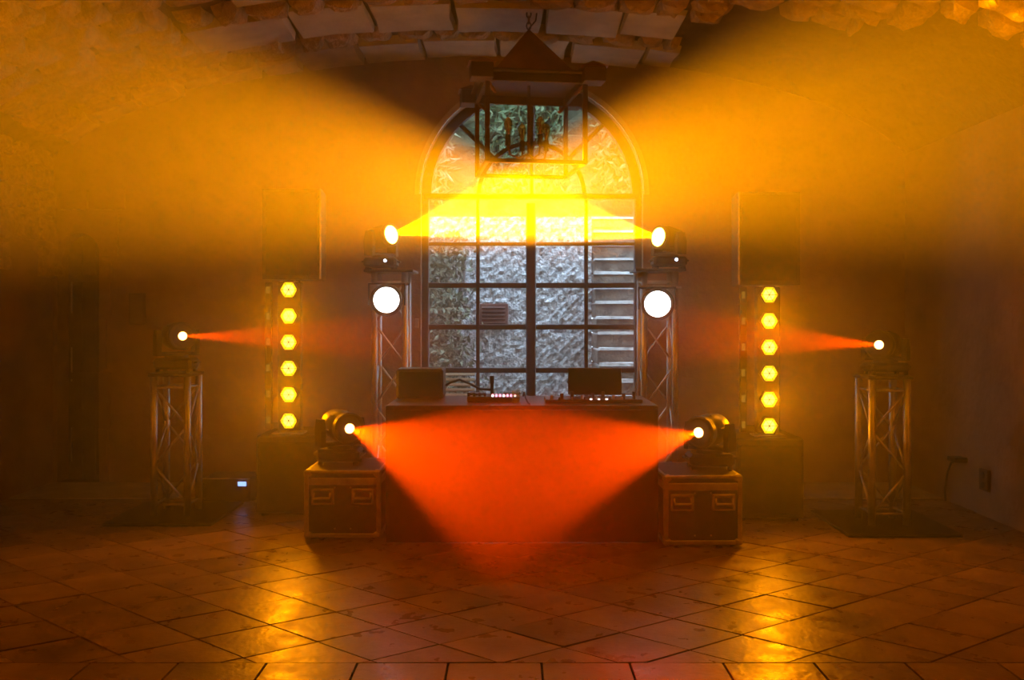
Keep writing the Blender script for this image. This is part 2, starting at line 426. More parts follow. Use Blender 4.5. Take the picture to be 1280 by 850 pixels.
# the door in its niche
dr = thing('door_1', ((DX0 + DX1) / 2, YB + 0.2, 0), 'narrow arched door of dark vertical boards', 'door', kind='structure')
r = (DX1 - DX0) / 2
for k in range(3):
    x0 = -r + 2 * r * k / 3 + (.003 if k else -.02); x1 = -r + 2 * r * (k + 1) / 3 - (.003 if k < 2 else -.02)
    pts = [(x0, 0, -0.012), (x1, 0, -0.012)]
    for t in range(5):
        xx = x1 + (x0 - x1) * t / 4; pts.append((xx, 0, DZ + math.sqrt(max(0, r * r - xx * xx)) - .005))
    MB().prism(pts, (0, 0.05 + 0.012 * k, 0)).build('board', M_wood, dr)
for zz in (0.3, 1.0, 1.6): MB().box((-r + .03, -.006, zz), (.012, .012, .3), bev=.003).build('hinge_strap', M_alu, dr)
MB().box((0, -.008, .9), (2 * r - .02, .016, .06), bev=.003).build('cross_rail', M_wood, dr)
MB().box((0, -.008, 1.75), (2 * r - .02, .016, .06), bev=.003).build('cross_rail', M_wood, dr)

# ------------------------------------------------------------------ the arched window
wn = thing('window_1', (WX, YB + 0.12, 0), 'tall arched dark framed window with fanlight and glazing bars', 'window', kind='structure')
SI = F / (YB + .12)
def zpx(py): return CAMZ + (HY - py) * (YB + .12) / F
def arcband(r0, r1, y0, y1, a0=0.0, a1=math.pi, n=36):
    mb = MB(); vs = []
    for i in range(n + 1):
        t = a0 + (a1 - a0) * i / n; c, s = math.cos(t), math.sin(t)
        vs += [(r0 * c, y0, WZ + r0 * s), (r1 * c, y0, WZ + r1 * s), (r1 * c, y1, WZ + r1 * s), (r0 * c, y1, WZ + r0 * s)]
    fs = []
    for i in range(n):
        for k in range(4): fs.append((i * 4 + k, i * 4 + (k + 1) % 4, (i + 1) * 4 + (k + 1) % 4, (i + 1) * 4 + k))
    fs += [(3, 2, 1, 0), (n * 4, n * 4 + 1, n * 4 + 2, n * 4 + 3)]
    return mb.add(vs, fs)
arcband(0.87, 0.955, -0.04, 0.05).build('arch_frame', M_frame, wn)
arcband(0.44, 0.475, -0.02, 0.03).build('fan_ring', M_frame, wn)
for s_ in (-1, 1): MB().box((s_ * 0.925, 0.005, WZ / 2), (0.07, 0.09, WZ), bev=.006).build('jamb', M_frame, wn)
MB().box((0, 0, zpx(246)), (1.86, 0.09, 0.05), bev=.006).build('transom', M_frame, wn)
MB().box((0, 0.003, (WZ + .88) / 1.0 - .0), (0.001, .001, .001))
for a in (45, 90, 135):
    t = math.radians(a); r0, r1 = (0.0, 0.88) if a == 90 else (0.47, 0.885)
    MB().cyl((r0 * math.cos(t), 0, WZ + r0 * math.sin(t)), (r1 * math.cos(t), 0, WZ + r1 * math.sin(t)), 0.022 if a != 90 else .03, 6).build('fan_bar', M_frame, wn)
# leaves: columns (px) 535-595, 600-658 | 670-730, 735-795
def xpx(px): return (px - CX) * (YB + .12) / F - WX
MB().box((xpx(663.5), -.01, 1.2), (0.085, 0.08, 2.40), bev=.008).build('meeting_stile', M_frame, wn)
rows = [(252, 303), (307, 353.5), (360, 405.5), (412, 459.5), (466, 512)]
cols = [(535, 595), (600, 658), (670, 730), (735, 795)]
for xm in (597.5, 732.5): MB().box((xpx(xm), 0, (zpx(512) + zpx(250)) / 2), (0.032, 0.05, zpx(250) - zpx(512)), bev=.005).build('glazing_bar', M_frame, wn)
for (a, b) in zip(rows[:-1], rows[1:]):
    for s_ in (0, 2):
        x0, x1 = xpx(cols[s_][0]), xpx(cols[s_ + 1][1]); z0 = (zpx(a[1]) + zpx(b[0])) / 2
        MB().box(((x0 + x1) / 2, 0, z0), (x1 - x0, 0.046, max(.03, zpx(a[1]) - zpx(b[0]))), bev=.005).build('glazing_bar', M_frame, wn)
for s_ in (0, 2):
    x0, x1 = xpx(cols[s_][0]), xpx(cols[s_ + 1][1])
    MB().box(((x0 + x1) / 2, 0, zpx(512) / 2), (x1 - x0 + .02, 0.05, zpx(512)), bev=.008).build('bottom_panel', M_frame, wn)
    MB().box(((x0 + x1) / 2, -.03, zpx(512) / 2), (x1 - x0 - .14, 0.02, zpx(512) - .2), bev=.006).build('raised_panel', M_frame, wn)
for ri, (ya, yb) in enumerate(rows):
    for ci, (xa, xb) in enumerate(cols):
        x0, x1, z0, z1 = xpx(xa), xpx(xb), zpx(yb), zpx(ya)
        MB().box(((x0 + x1) / 2, 0.0, (z0 + z1) / 2), (x1 - x0 + .02, 0.005, z1 - z0 + .02)).build('pane', M_glass, wn)
x0, x1 = xpx(536), xpx(594)
for k in range(7):
    MB().box(((x0 + x1) / 2, 0.035, zpx(510) + .02 + k * .045), (x1 - x0 - .01, .035, .006), Matrix.Rotation(.6, 3, 'X')).build('louvre_slat', M_slat, wn)
def fanpane(r0, r1, a0, a1):
    n = 10; pts = [(r1 * math.cos(a0 + (a1 - a0) * i / n), 0, WZ + r1 * math.sin(a0 + (a1 - a0) * i / n)) for i in range(n + 1)]
    if r0 > 0: pts += [(r0 * math.cos(a1 + (a0 - a1) * i / n), 0, WZ + r0 * math.sin(a1 + (a0 - a1) * i / n)) for i in range(n + 1)]
    else: pts += [(0, 0, WZ)]
    MB().prism(pts, (0, 0.005, 0)).build('pane', M_glass, wn)
for k in range(4): fanpane(0.47, 0.88, math.pi * k / 4, math.pi * (k + 1) / 4)
for k in range(2): fanpane(0.0, 0.45, math.pi * k / 2, math.pi * (k + 1) / 2)
MB().tube([(-0.975, -.10, 2.1), (-0.975, -.10, 0.75)], 0.016, 8).build('latch_rod', M_surround, wn)
MB().box((-0.985, -.10, 1.36), (0.05, .05, .10), bev=.012).build('latch_handle', M_surround, wn)
tr = MB()
tr2 = arcband(0.955, 1.0, -0.155, -0.105)
trm = tr2.build('trim_1', M_surround); trm.location = (WX, YB + 0.12, 0); tag(trm, 'thin pale moulding around the window arch', 'trim', kind='structure')

# ------------------------------------------------------------------ outside the window
M_rock = mat('outside_rubble_wall', (0.78, 0.80, 0.82), 0.95, scale=26, col2=(0.27, 0.27, 0.265), bump=0.8, bscale=40, bdist=0.05, detail=7)
M_step = mat('outside_step_stone', (0.20, 0.165, 0.13), 0.95, var=0.3, scale=9, bump=0.7, bscale=30, bdist=0.04)
M_nosing = mat('outside_step_tread', (0.62, 0.62, 0.60), 0.9, var=0.2, scale=14, bump=0.5, bscale=40)
M_earth = mat('outside_ground', (0.28, 0.26, 0.22), 0.95, var=0.2, scale=5)
M_leaf = mat('green_leaf', (0.07, 0.12, 0.035), 0.6, scale=5, col2=(0.14, 0.17, 0.07))
M_ivy = mat('ivy_leaf', (0.05, 0.06, 0.03), 0.5, scale=14, col2=(0.30, 0.33, 0.22))
M_bark = mat('grey_bark', (0.16, 0.13, 0.11), 0.9, var=0.25, scale=12, bump=0.5)
M_shutter = mat('red_brown_paint', (0.20, 0.085, 0.06), 0.7, var=0.15, scale=10)
tag(MB().box((0, 12.0, -0.11), (12, 7.4, 0.1)).build('ground', M_earth), 'bare earth yard outside the window', 'ground', kind='structure')
# retaining wall with an uneven face
YW = 10.4
def grid_wall(name, x0, x1, z0, z1, yf, nx, nz, amp, seed, m, zf=None):
    r_ = random.Random(seed); mb = MB(); vs = []; fs = []
    for j in range(nz + 1):
        for i in range(nx + 1):
            zz = z0 + (z1 - z0) * j / nz; vs.append((x0 + (x1 - x0) * i / nx, yf + (zf(zz) if zf else 0) + r_.uniform(-amp, amp), zz))
    for j in range(nz):
        for i in range(nx): a = j * (nx + 1) + i; fs.append((a, a + 1, a + nx + 2, a + nx + 1))
    o_ = len(vs)
    vs += [(x0, yf + 1.2, z0), (x1, yf + 1.2, z0), (x1, yf + 1.2, z1), (x0, yf + 1.2, z1)]
    fs += [(o_, o_ + 3, o_ + 2, o_ + 1), (nz * (nx + 1), nz * (nx + 1) + nx, o_ + 2, o_ + 3)]
    return mb.add(vs, fs).build(name, m)
ow = grid_wall('retaining_wall', -4.5, 0.90, -0.08, 2.55, YW, 130, 60, 0.022, 2, M_rock)
tag(ow, 'grey rubble retaining wall seen through the window', 'wall', kind='structure')
st = thing('stone_staircase', (0.90, 9.15, -0.06), 'rough stone steps climbing outside behind the right window panes', 'stairs')
for k in range(16):
    MB().box((0.74, 0.10 * k + 0.55, 0.165 * k + .06), (1.47, 1.1, 0.15), bev=.01).build('step', M_step, st)
    r_ = random.Random(40 + k)
    ol = rough_outline(0.012, 1.5, 0.10 * k - 0.025, 0.10 * k + 0.5, 0.015, r_, 5)
    plate(ol, 0.165 * k + .135, 0.165 * k + .165 + r_.uniform(-.005, .008), 0.012, 0.006, r_, flat).build('tread', M_nosing, st)
ob = grid_wall('earth_bank', -4.5, 4.5, 2.45, 6.5, YW + 0.3, 40, 24, 0.08, 7, mat('overgrown_bank', (0.075, 0.085, 0.04), 0.95, scale=7, col2=(0.03, 0.04, 0.015), bump=0.8, bscale=20, bdist=0.05), zf=lambda zz: (zz - 2.45) * 0.35)
tag(ob, 'sloping overgrown bank above the retaining wall', 'bank', kind='structure')
# louvred shutter on the wall
vx = P(617, 394, YW - 0.06)
sh = thing('louvred_vent', (vx.x, vx.y, vx.z - 0.13), 'small red-brown louvred vent on the outside wall', 'vent')
MB().box((0, 0.02, .13), (.33, .04, .26), bev=.006).build('frame', M_shutter, sh)
M_shutterd = mat('dark_louvre', (0.09, 0.04, 0.03), 0.8, var=0.1)
for k in range(5): MB().box((0, -.012, .045 + .042 * k), (.26, .03, .016), Matrix.Rotation(.5, 3, 'X')).build('slat', M_shutterd, sh)
# plants
def leaf_mesh(pts, size, rnd, m, up=0.3, ratio=0.5):
    mb = MB()
    for p in pts:
        d = Vector((rnd.uniform(-1, 1), rnd.uniform(-1, .2), rnd.uniform(-1, 1) + up)).normalized(); s2 = d.orthogonal().normalized()
        s2.rotate(Matrix.Rotation(rnd.uniform(0, 6.28), 3, d)); L = size * rnd.uniform(.6, 1.3); W = L * ratio
        p = Vector(p); mid = p + d * L * .5 + d.cross(s2) * L * .1
        mb.add([p, mid + s2 * W * .5, p + d * L, mid - s2 * W * .5], [(0, 1, 2), (0, 2, 3)])
    return mb
rnd = random.Random(8)
iv = thing('ivy_shrub', (-0.72, YW - 0.45, -0.06), 'dense ivy growing up the wall behind the left window panes', 'shrub')
for k in range(4):
    x_ = -.35 + .17 * k
    MB().tube([(x_, .2, 0), (x_ + .05, .22, .7), (x_ - .05, .25, 1.4), (x_ + .03, .28, 2.1)], .03, 6).build('stem', M_bark, iv)
pts = []
for _ in range(3600):
    z_ = rnd.uniform(0.1, 2.35); wdt = .36 - .06 * z_ / 2.3
    pts.append((rnd.gauss(-.08, wdt * .5), rnd.uniform(-.15, .35), z_))
lf = leaf_mesh(pts, .085, rnd, M_ivy).build('foliage', M_ivy, iv); tag(lf, 'grey-green ivy leaves', kind='stuff')
for kx, (bx, bz, lab) in enumerate([(-1.25, 2.75, 'pale hanging grass and leaves on the bank behind the left of the fanlight'), (0.12, 2.75, 'green leafy bush on the bank behind the middle of the fanlight'), (1.5, 2.75, 'dark green bush on the bank behind the right of the fanlight')]):
    b_ = thing('bank_bush', (bx, YW + .62, bz + .08), lab, 'bush', 'bushes on the bank outside')
    for k in range(5): MB().tube([(0, .1, 0), (rnd.uniform(-.3, .3), .1, .5), (rnd.uniform(-.5, .5), .2, 1.2)], .018, 5).build('branch', M_bark, b_)
    pts = [(rnd.uniform(-.5, .5), rnd.uniform(-.35, .1), rnd.uniform(.0, 2.0)) for _ in range(4200)]
    pts = [(a, b + c * .3, c) for a, b, c in pts]
    tag(leaf_mesh(pts, .13 if kx else .17, rnd, M_leaf, up=-.5 if not kx else .2, ratio=.35 if kx else .18).build('foliage', M_leaf if kx else mat('pale_grass', (.30, .31, .23), .8, scale=4, col2=(.13, .16, .06)), b_), 'leaves of the bush', kind='stuff')

# ------------------------------------------------------------------ stage lights
def beam_axis(lens, ang_deg, psi_deg):
    r_ = (CAM - lens).normalized(); a = math.radians(ang_deg)
    e = Vector((math.cos(a), 0, math.sin(a))); e = (e - r_ * e.dot(r_)).normalized(); p = math.radians(psi_deg)
    return (r_ * math.cos(p) + e * math.sin(p)).normalized()
def moving_head(lens, axis, support_z, size, label, group, hot, beam_col, power, half_deg, blend, lens_r=0.05, dot=None, reach=0.17):
    """lens: position of the lens centre; the head pivots over its base which stands at support_z"""
    k = size; L = reach * k
    piv = lens - axis * L
    root = thing('moving_head_light', (piv.x, piv.y, support_z), label, 'stage light', group)
    h = piv.z - support_z; pan = math.atan2(axis.y, axis.x) - math.pi / 2     # local +Y is where the head faces
    R = Matrix.Rotation(pan, 3, 'Z')
    bh = min(0.11 * k, h * 0.4)
    mb = MB(); mb.box((0, 0, bh * .5 + .012), (0.30 * k, 0.22 * k, bh - .02), bev=.02 * k)
    ba = mb.build('base', M_black, root)
    for sx in (-1, 1):
        for sy in (-1, 1): MB().cyl((sx * .12 * k, sy * .08 * k, 0), (sx * .12 * k, sy * .08 * k, .02), .018 * k, 8).build('foot', M_rubber, root)
    for sx in (-1, 1): MB().tube([(sx * .15 * k, -.05 * k, bh * .7), (sx * .17 * k, -.04 * k, bh * .7), (sx * .17 * k, .04 * k, bh * .7), (sx * .15 * k, .05 * k, bh * .7)], .009 * k, 6).build('side_handle', M_black, ba)
    d = MB().box((0, -.112 * k, bh * .55), (.07 * k, .006, .03 * k)).build('display', M_lens, ba)
    mb = MB(); mb.cyl((0, 0, bh - .005), (0, 0, bh + .025 * k), .09 * k, 20)
    mb.box((0, 0, bh + .035 * k), (.31 * k, .10 * k, .03 * k), R, bev=.01 * k)
    yk = mb.build('yoke', M_black, root)
    for s_ in (-1, 1):
        c = R @ Vector((s_ * .145 * k, 0, 0)); top = h + .05 * k; lo = bh + .02 * k
        prof = [(-.055 * k, lo), (.055 * k, lo), (.06 * k, h - .03 * k), (.035 * k, top), (-.035 * k, top), (-.06 * k, h - .03 * k)]
        poly = [Vector((s_ * .13 * k, a, b)) for a, b in prof]
        MB().prism([R @ p for p in poly], R @ Vector((s_ * .035 * k, 0, 0))).build('yoke_arm', M_black, root)
    q = axis.to_track_quat('Z', 'Y').to_matrix()
    M4 = Matrix.Translation((0, 0, h)) @ q.to_4x4()
    hr = .108 * k
    prof = [(.03 * k, -.15 * k), (.08 * k, -.14 * k), (hr * .95, -.10 * k), (hr, -.02 * k), (hr, .06 * k), (hr * .93, .07 * k), (hr * .93, .10 * k), (hr * .98, .11 * k), (hr * .98, L - .012), (hr * .80, L - .004), (hr * .80, L - .02), (lens_r * 1.05, L - .025)]
    hd = MB().lathe(prof, 28, M4).build('head', M_black, root, smooth=True)
    MB().lathe([(hr * .99, L - .03), (hr * 1.02, L - .02), (hr * 1.02, L - .012), (hr * .99, L - .008), (hr * .82, L - .005), (hr * .8, L - .015)], 28, M4).build('bezel', M_blackmetal, hd, smooth=True)
    MB().lathe([(lens_r * 1.0, L - .03), (lens_r * 1.0, L - .008), (lens_r * .8, L), (lens_r * .4, L + .004), (.002, L + .005)], 24, M4).build('lens', hot, hd, smooth=True)
    for a in range(6):
        t = a * math.pi / 3 + .2; mb = MB(); p = M4 @ Vector((hr * .99 * math.cos(t), hr * .99 * math.sin(t), .0)); p2 = M4 @ Vector((hr * .99 * math.cos(t), hr * .99 * math.sin(t), .05 * k))
        MB().cyl(p, p2, .006 * k, 6).build('cooling_fin', M_blackmetal, hd)
    if dot is not None:
        MB().cyl((.05 * k, -.113 * k, bh * .75), (.05 * k, -.119 * k, bh * .75), .011, 10).build('status_led', emis('status_led', (.55, .7, 1.0), 12.0), ba)
    ld = bpy.data.lights.new('beam', 'SPOT'); ld.energy = power; ld.color = beam_col
    ld.spot_size = math.radians(2 * half_deg); ld.spot_blend = blend; ld.shadow_soft_size = 0.012
    lo_ = bpy.data.objects.new('beam', ld); COL.objects.link(lo_); lo_.parent = root
    lo_.location = Vector((0, 0, h)) + axis * (L + .012)
    lo_.rotation_mode = 'QUATERNION'; lo_.rotation_quaternion = axis.to_track_quat('-Z', 'Y')
    return root

# positions
D_TL, D_TR = 7.22, 7.10              # truss towers by the window
towers = [(489, D_TL), (822, D_TR)]
L1 = P(490, 293, D_TL - .1); L2 = P(822, 296, D_TR - .1)
YA1 = beam_axis(L1, 14, 46); YA2 = beam_axis(L2, 180 - 11, 46)
TOWER_Z = 1.78
moving_head(L1, YA1, TOWER_Z, 0.85, 'moving head with amber beam on the truss tower behind the squat monitor box', 'amber moving heads on the truss towers', M_hotyellow, COL_AMBER, POW_YELLOW, 14.2, 0.95, .072, dot=True, reach=.14)
moving_head(L2, YA2, TOWER_Z, 0.85, 'moving head with amber beam on the truss tower beside the stone steps', 'amber moving heads on the truss towers', M_hotyellow, COL_AMBER, POW_YELLOW, 12.6, 0.95, .072, dot=True, reach=.14)

# totems
def totem_pos(px, D): return (px - CX) * D / F
TL = Vector((totem_pos(221, 6.58), 6.58, 0)); TR = Vector((totem_pos(1103, 6.27), 6.27, 0))
L3 = P(229, 420, TL.y - .12); L4 = P(1098, 431, TR.y - .12)
A3 = beam_axis(L3, -0.5, 17); A4 = beam_axis(L4, 180 - 3, 17)
moving_head(L3, A3, 1.022, 0.9, 'moving head with narrow red beam on the truss totem by the arched door', 'red moving heads on the totems', M_hotred, COL_RED, POW_SMALL, 2.5, 0.3, .029)
moving_head(L4, A4, 1.022, 0.9, 'moving head with narrow red beam on the truss totem by the plain side wall', 'red moving heads on the totems', M_hotred, COL_RED, POW_SMALL, 3.1, 0.3, .029)

# flight cases
CL = (P(428, 675, DF(675)).x, DF(675) + .265); CR = (P(878, 684, DF(684)).x, DF(684) + .265)
CH, CW, CDp = 0.44, 0.485, 0.53
L5 = P(438, 536, CL[1] - .13); L6 = P(872, 541, CR[1] - .13)
def aim(lens, px, py, D): return (P(px, py, D) - lens).normalized()
A5 = aim(L5, 655, 612, 4.35); A6 = aim(L6, 640, 598, 4.35)
moving_head(L5, A5, CH + .004, 0.95, 'moving head with wide red beam on the flight case near the squat monitor box', 'red moving heads on the flight cases', M_hotred, COL_RED, POW_RED, 13.8, 0.45, .031)
moving_head(L6, A6, CH + .004, 0.95, 'moving head with wide red beam on the flight case beside the black bass speaker', 'red moving heads on the flight cases', M_hotred, COL_RED, POW_RED, 12.4, 0.45, .031)

# white wash lights hung on the front of the towers
def wash(px, py, D, tower, label):
    c = P(px, py, D); root = thing('wash_light', (c.x, c.y, c.z - .14), label, 'stage light', 'white wash lights on the towers')
    ax = (CAM - c).normalized(); ax.z += .0; q = ax.to_track_quat('Z', 'Y').to_matrix(); M4 = Matrix.Translation((0, 0, .14)) @ q.to_4x4()
    b = MB().lathe([(.05, -.13), (.09, -.12), (.118, -.06), (.122, .0), (.122, .03), (.100, .035), (.098, .015)], 28, M4).build('housing', M_black, root, smooth=True)
    MB().lathe([(.096, .012), (.094, .022), (.065, .032), (.002, .036)], 28, M4).build('lens', M_hotwhite, b, smooth=True)
    for a in range(12):
        t = a * math.pi / 6; p = M4 @ Vector((.12 * math.cos(t), .12 * math.sin(t), -.02)); p2 = M4 @ Vector((.10 * math.cos(t), .10 * math.sin(t), -.11)); MB().cyl(p, p2, .006, 5).build('cooling_fin', M_blackmetal, b)
    for s_ in (-1, 1): MB().box((s_ * .135, .03, .18), (.012, .035, .16), bev=.003).build('bracket_arm', M_blackmetal, root)
    MB().box((0, .03, .262), (.28, .035, .012), bev=.003).build('bracket', M_blackmetal, root)
    MB().cyl((0, .03, .262), (0, .205, .27), .014, 8).build('clamp', M_alu, root)
    xo = (tower[0] - CX) * tower[1] / F - c.x; yo = tower[1] + .02 - .1175 - .025 - .008 - c.y
    MB().cyl((xo - .16, yo, .27), (xo + .16, yo, .27), .013, 10).build('mounting_bar', M_alu, root)
wash(483, 375, D_TL - .33, towers[0], 'glaring white wash light on the tower nearest the latch rod of the window')
wash(822, 380, D_TR - .33, towers[1], 'glaring white wash light on the tower beside the stone steps')

# ------------------------------------------------------------------ trusses
def truss(root, z0, h, panels, phase, half=0.1175, rc=0.025, rb=0.009):
    hv = [(-half, -half), (half, -half), (half, half), (-half, half)]
    for (a, b) in hv: MB().cyl((a, b, z0), (a, b, z0 + h), rc, 14).build('chord', M_alu, root, smooth=True)
    zs0, zs1 = z0 + .075, z0 + h - .075
    for zz in (zs0, zs1):
        for k in range(4):
            a, b = hv[k], hv[(k + 1) % 4]; MB().cyl((a[0], a[1], zz), (b[0], b[1], zz), rb, 8).build('cross_tube', M_alu, root, smooth=True)
    for k in range(4):
        a, b = hv[k], hv[(k + 1) % 4]
        for i in range(panels):
            za, zb = zs0 + (zs1 - zs0) * i / panels, zs0 + (zs1 - zs0) * (i + 1) / panels
            s_, e_ = (a, b) if (i + k + phase) % 2 == 0 else (b, a)
            MB().cyl((s_[0], s_[1], za), (e_[0], e_[1], zb), rb, 8).build('brace', M_alu, root, smooth=True)
def totem(pos, label, ph, pw, pd):
    root = thing('truss_totem', pos, label, 'truss', 'low truss totems')
    MB().box((0, .0, .011), (pw, pd, .022), bev=.006).build('base_plate', M_board, root)
    truss(root, .022, .975, 3, ph)
    MB().box((0, 0, 1.009), (.30, .30, .024), bev=.005).build('top_plate', M_blackmetal, root)
totem(TL, 'low aluminium truss totem on a black square plate by the arched door', 1, .74, .76)
totem(TR, 'low aluminium truss totem on a black square plate by the plain side wall', 0, .74, .76)
for (px, D), lab in zip(towers, ('tall truss tower on the latch rod side of the window', 'tall truss tower on the stone steps side of the window')):
    root = thing('truss_tower', ((px - CX) * D / F, D + .02, 0), lab, 'truss', 'truss towers by the window')
    MB().box((0, 0, .01), (.6, .6, .02), bev=.005).build('base_plate', M_board, root)
    truss(root, .02, TOWER_Z - .04, 5, 0)
    MB().box((0, 0, TOWER_Z - .01), (.38, .38, .02), bev=.004).build('top_plate', M_blackmetal, root)

# ------------------------------------------------------------------ flight cases
def flight_case(cx, cy, label, rz):
    root = thing('flight_case', (cx, cy, 0), label, 'case', 'flight cases with red lights on top', rz)
    W, Dp, H, z0 = CW, CDp, CH, .012
    MB().box((0, 0, (H + z0) / 2), (W - .02, Dp - .02, H - z0 - .012)).build('body', M_ply, root)
    e = .028
    def edge(c, s): MB().box(c, s, bev=.004).build('edge_profile', M_alucase, root)
    for sx in (-1, 1):
        for sy in (-1, 1): edge((sx * (W / 2 - e / 2), sy * (Dp / 2 - e / 2), H / 2 + z0 / 2), (e, e, H - z0))
    for sy in (-1, 1):
        for zz, hh in ((z0 + e / 2, e), (H - .01, .02), (H * .84, .046)):
            edge((0, sy * (Dp / 2 - .012), zz), (W - 2 * e + .004, .022, hh))
    for sx in (-1, 1):
        for zz, hh in ((z0 + e / 2, e), (H - .01, .02), (H * .84, .046)):
            edge((sx * (W / 2 - .012), 0, zz), (.022, Dp - 2 * e + .004, hh))
    MB().box((0, 0, H - .003), (W - 2 * .02, Dp - 2 * .02, .006)).build('lid_panel', M_ply, root)
    for sx in (-1, 1):
        for sy in (-1, 1):
            for zz in (z0 + .018, H - .018):
                MB().box((sx * (W / 2 - .022), sy * (Dp / 2 - .022), zz), (.052, .052, .044), bev=.012).build('ball_corner', M_alucase, root)
    yf = -Dp / 2 + .008
    for sx in (-1, 1):
        hx, hz = sx * .128, H * .62
        dish = MB().box((hx, yf, hz), (.145, .012, .105), bev=.005).build('handle_dish', M_alucase, root)
        MB().box((hx, yf - .004, hz), (.115, .012, .078), bev=.004).build('dish_recess', M_ply, dish)
        MB().tube([(hx - .052, yf - .008, hz + .026), (hx - .05, yf - .026, hz - .006), (hx + .05, yf - .026, hz - .006), (hx + .052, yf - .008, hz + .026)], .008, 8).build('handle_grip', M_alucase, dish)
    for sx in (-1, 1):
        for zz in (H * .75, .07):
            MB().cyl((sx * .05, -Dp / 2 + .012, zz), (sx * .05, -Dp / 2 + .006, zz), .006, 8).build('rivet', M_alu, root)
    for sx in (-1, 1):
        for sy in (-1, 1): MB().cyl((sx * (W / 2 - .05), sy * (Dp / 2 - .05), 0), (sx * (W / 2 - .05), sy * (Dp / 2 - .05), .02), .02, 10).build('foot', M_rubber, root)
flight_case(*CL, 'black flight case with aluminium edges at the monitor box end of the booth', 0.0)
flight_case(*CR, 'black flight case with aluminium edges standing beside the black bass speaker', 0.02)

# ------------------------------------------------------------------ DJ booth and what stands on it
BY = 5.76; BX0, BX1 = -.79, .915; BZ = .86; BD = .72
bo = thing('dj_booth', ((BX0 + BX1) / 2, BY, 0), 'black cloth fronted booth table between the two flight cases', 'table')
bw = BX1 - BX0
mb = MB(); n = 60; vs = []; fs = []
for j in range(2):
    for i in range(n + 1):
        u = i / n; yy = .006 * math.sin(u * 46) + .004 * math.sin(u * 97 + 1)
        vs.append((-bw / 2 + bw * u, yy * (1.0 if j == 0 else .4), 0.004 if j == 0 else BZ - .03))
for i in range(n): fs.append((i, i + 1, n + 2 + i, n + 1 + i))
mb.add(vs, fs); cl = mb.build('front_cloth', M_cloth, bo, smooth=True)
sm = cl.modifiers.new('solid', 'SOLIDIFY'); sm.thickness = .004
for s_ in (-1, 1): MB().box((s_ * (bw / 2 - .004), BD / 2, BZ / 2), (.006, BD, BZ - .04)).build('side_cloth', M_cloth, bo)
MB().box((0, BD / 2, BZ - .015), (bw, BD, .03), bev=.005).build('tabletop', M_board, bo)
for sx in (-1, 1):
    for yy in (.06, BD - .06): MB().cyl((sx * (bw / 2 - .06), yy, 0), (sx * (bw / 2 - .06), yy, BZ - .03), .018, 10).build('leg', M_blackmetal, bo)
TD = BY + .30
def ontable(px, D=TD): return Vector(((px - CX) * D / F, D, BZ))
def laptop(px0, px1, ytop, D, label):
    w_ = (px1 - px0) * D / F; c = ontable((px0 + px1) / 2, D); ht = CAMZ + (HY - ytop) * D / F - BZ
    root = thing('laptop', c, label, 'laptop')
    MB().box((0, .13, .10), (w_ * .96, .24, .018), bev=.005).build('keyboard_base', M_board, root)
    MB().box((0, 0, ht / 2 + .015), (w_, .012, ht - .03), Matrix.Rotation(-.06, 3, 'X'), bev=.005).build('screen_lid', M_board, root)
    for s_ in (-1, 1): MB().tube([(s_ * w_ * .3, .0, .006), (s_ * w_ * .3, .22, .006), (s_ * w_ * .3, .22, .09), (s_ * w_ * .3, .0, .09)], .006, 6).build('stand_leg', M_blackmetal, root)
    MB().cyl((-w_ * .3, 0.0, .09), (w_ * .3, 0.0, .09), .006, 6).build('stand_bar', M_blackmetal, root)
    return root
laptop(710, 777, 460, 6.2, 'open black laptop on the booth, its lid back in front of the panes')
# black monitor speaker on the other end
c = ontable(525, 6.2); mo = thing('monitor_speaker', c, 'squat black monitor box on the booth in front of the truss tower', 'speaker')
MB().box((0, .1, .105), (.315, .26, .20), bev=.012).build('cabinet', M_black, mo)
MB().box((0, -.034, .105), (.285, .012, .17), bev=.004).build('grille', M_grille, mo)
for sx in (-1, 1): MB().cyl((sx * .12, .1, 0), (sx * .12, .1, .012), .02, 8).build('foot', M_rubber, mo)
# controller with lit pads
c = ontable(617, BY + .24); dc = thing('dj_controller', c, 'black DJ controller with rows of lit pink pads', 'controller')
MB().box((0, .06, .022), (.34, .26, .036), bev=.006).build('body', M_board, dc)
for sx in (-1, 1): MB().cyl((sx * .12, .10, .04), (sx * .12, .10, .052), .058, 24).build('jog_wheel', M_blackmetal, dc)
for k in range(7): MB().box((-.005 + .024 * k, -.065, .045), (.016, .012, .012), bev=.003).build('lit_pad', M_pink if k % 3 else M_whiteled, dc)
for k in range(7): MB().box((-.005 + .024 * k, -.03, .047), (.015, .012, .012), bev=.003).build('lit_pad', M_pink, dc)
for k in range(4): MB().cyl((-.16 + .035 * k, -.04, .04), (-.16 + .035 * k, -.04, .062), .008, 8).build('knob', M_black, dc)
# mixer on the laptop side
c = ontable(742, BY + .14); mx_ = thing('dj_mixer', c, 'low black mixer with faders in front of the laptop', 'mixer')
MB().box((0, .08, .016), (.62, .24, .024), bev=.005).build('body', M_board, mx_)
for k in range(9): MB().cyl((-.27 + .066 * k, .0, .028), (-.27 + .066 * k, .0, .052 + .012 * (k % 3)), .011, 8).build('knob', M_black if k % 3 else M_alu, mx_)
for k in range(6): MB().box((-.22 + .08 * k, -.03, .034), (.012, .022, .02), bev=.003).build('fader', M_alu if k % 2 else M_black, mx_)
for k in range(3): MB().box((-.02 + .05 * k, -.037, .030), (.014, .008, .008)).build('lit_button', M_whiteled, mx_)
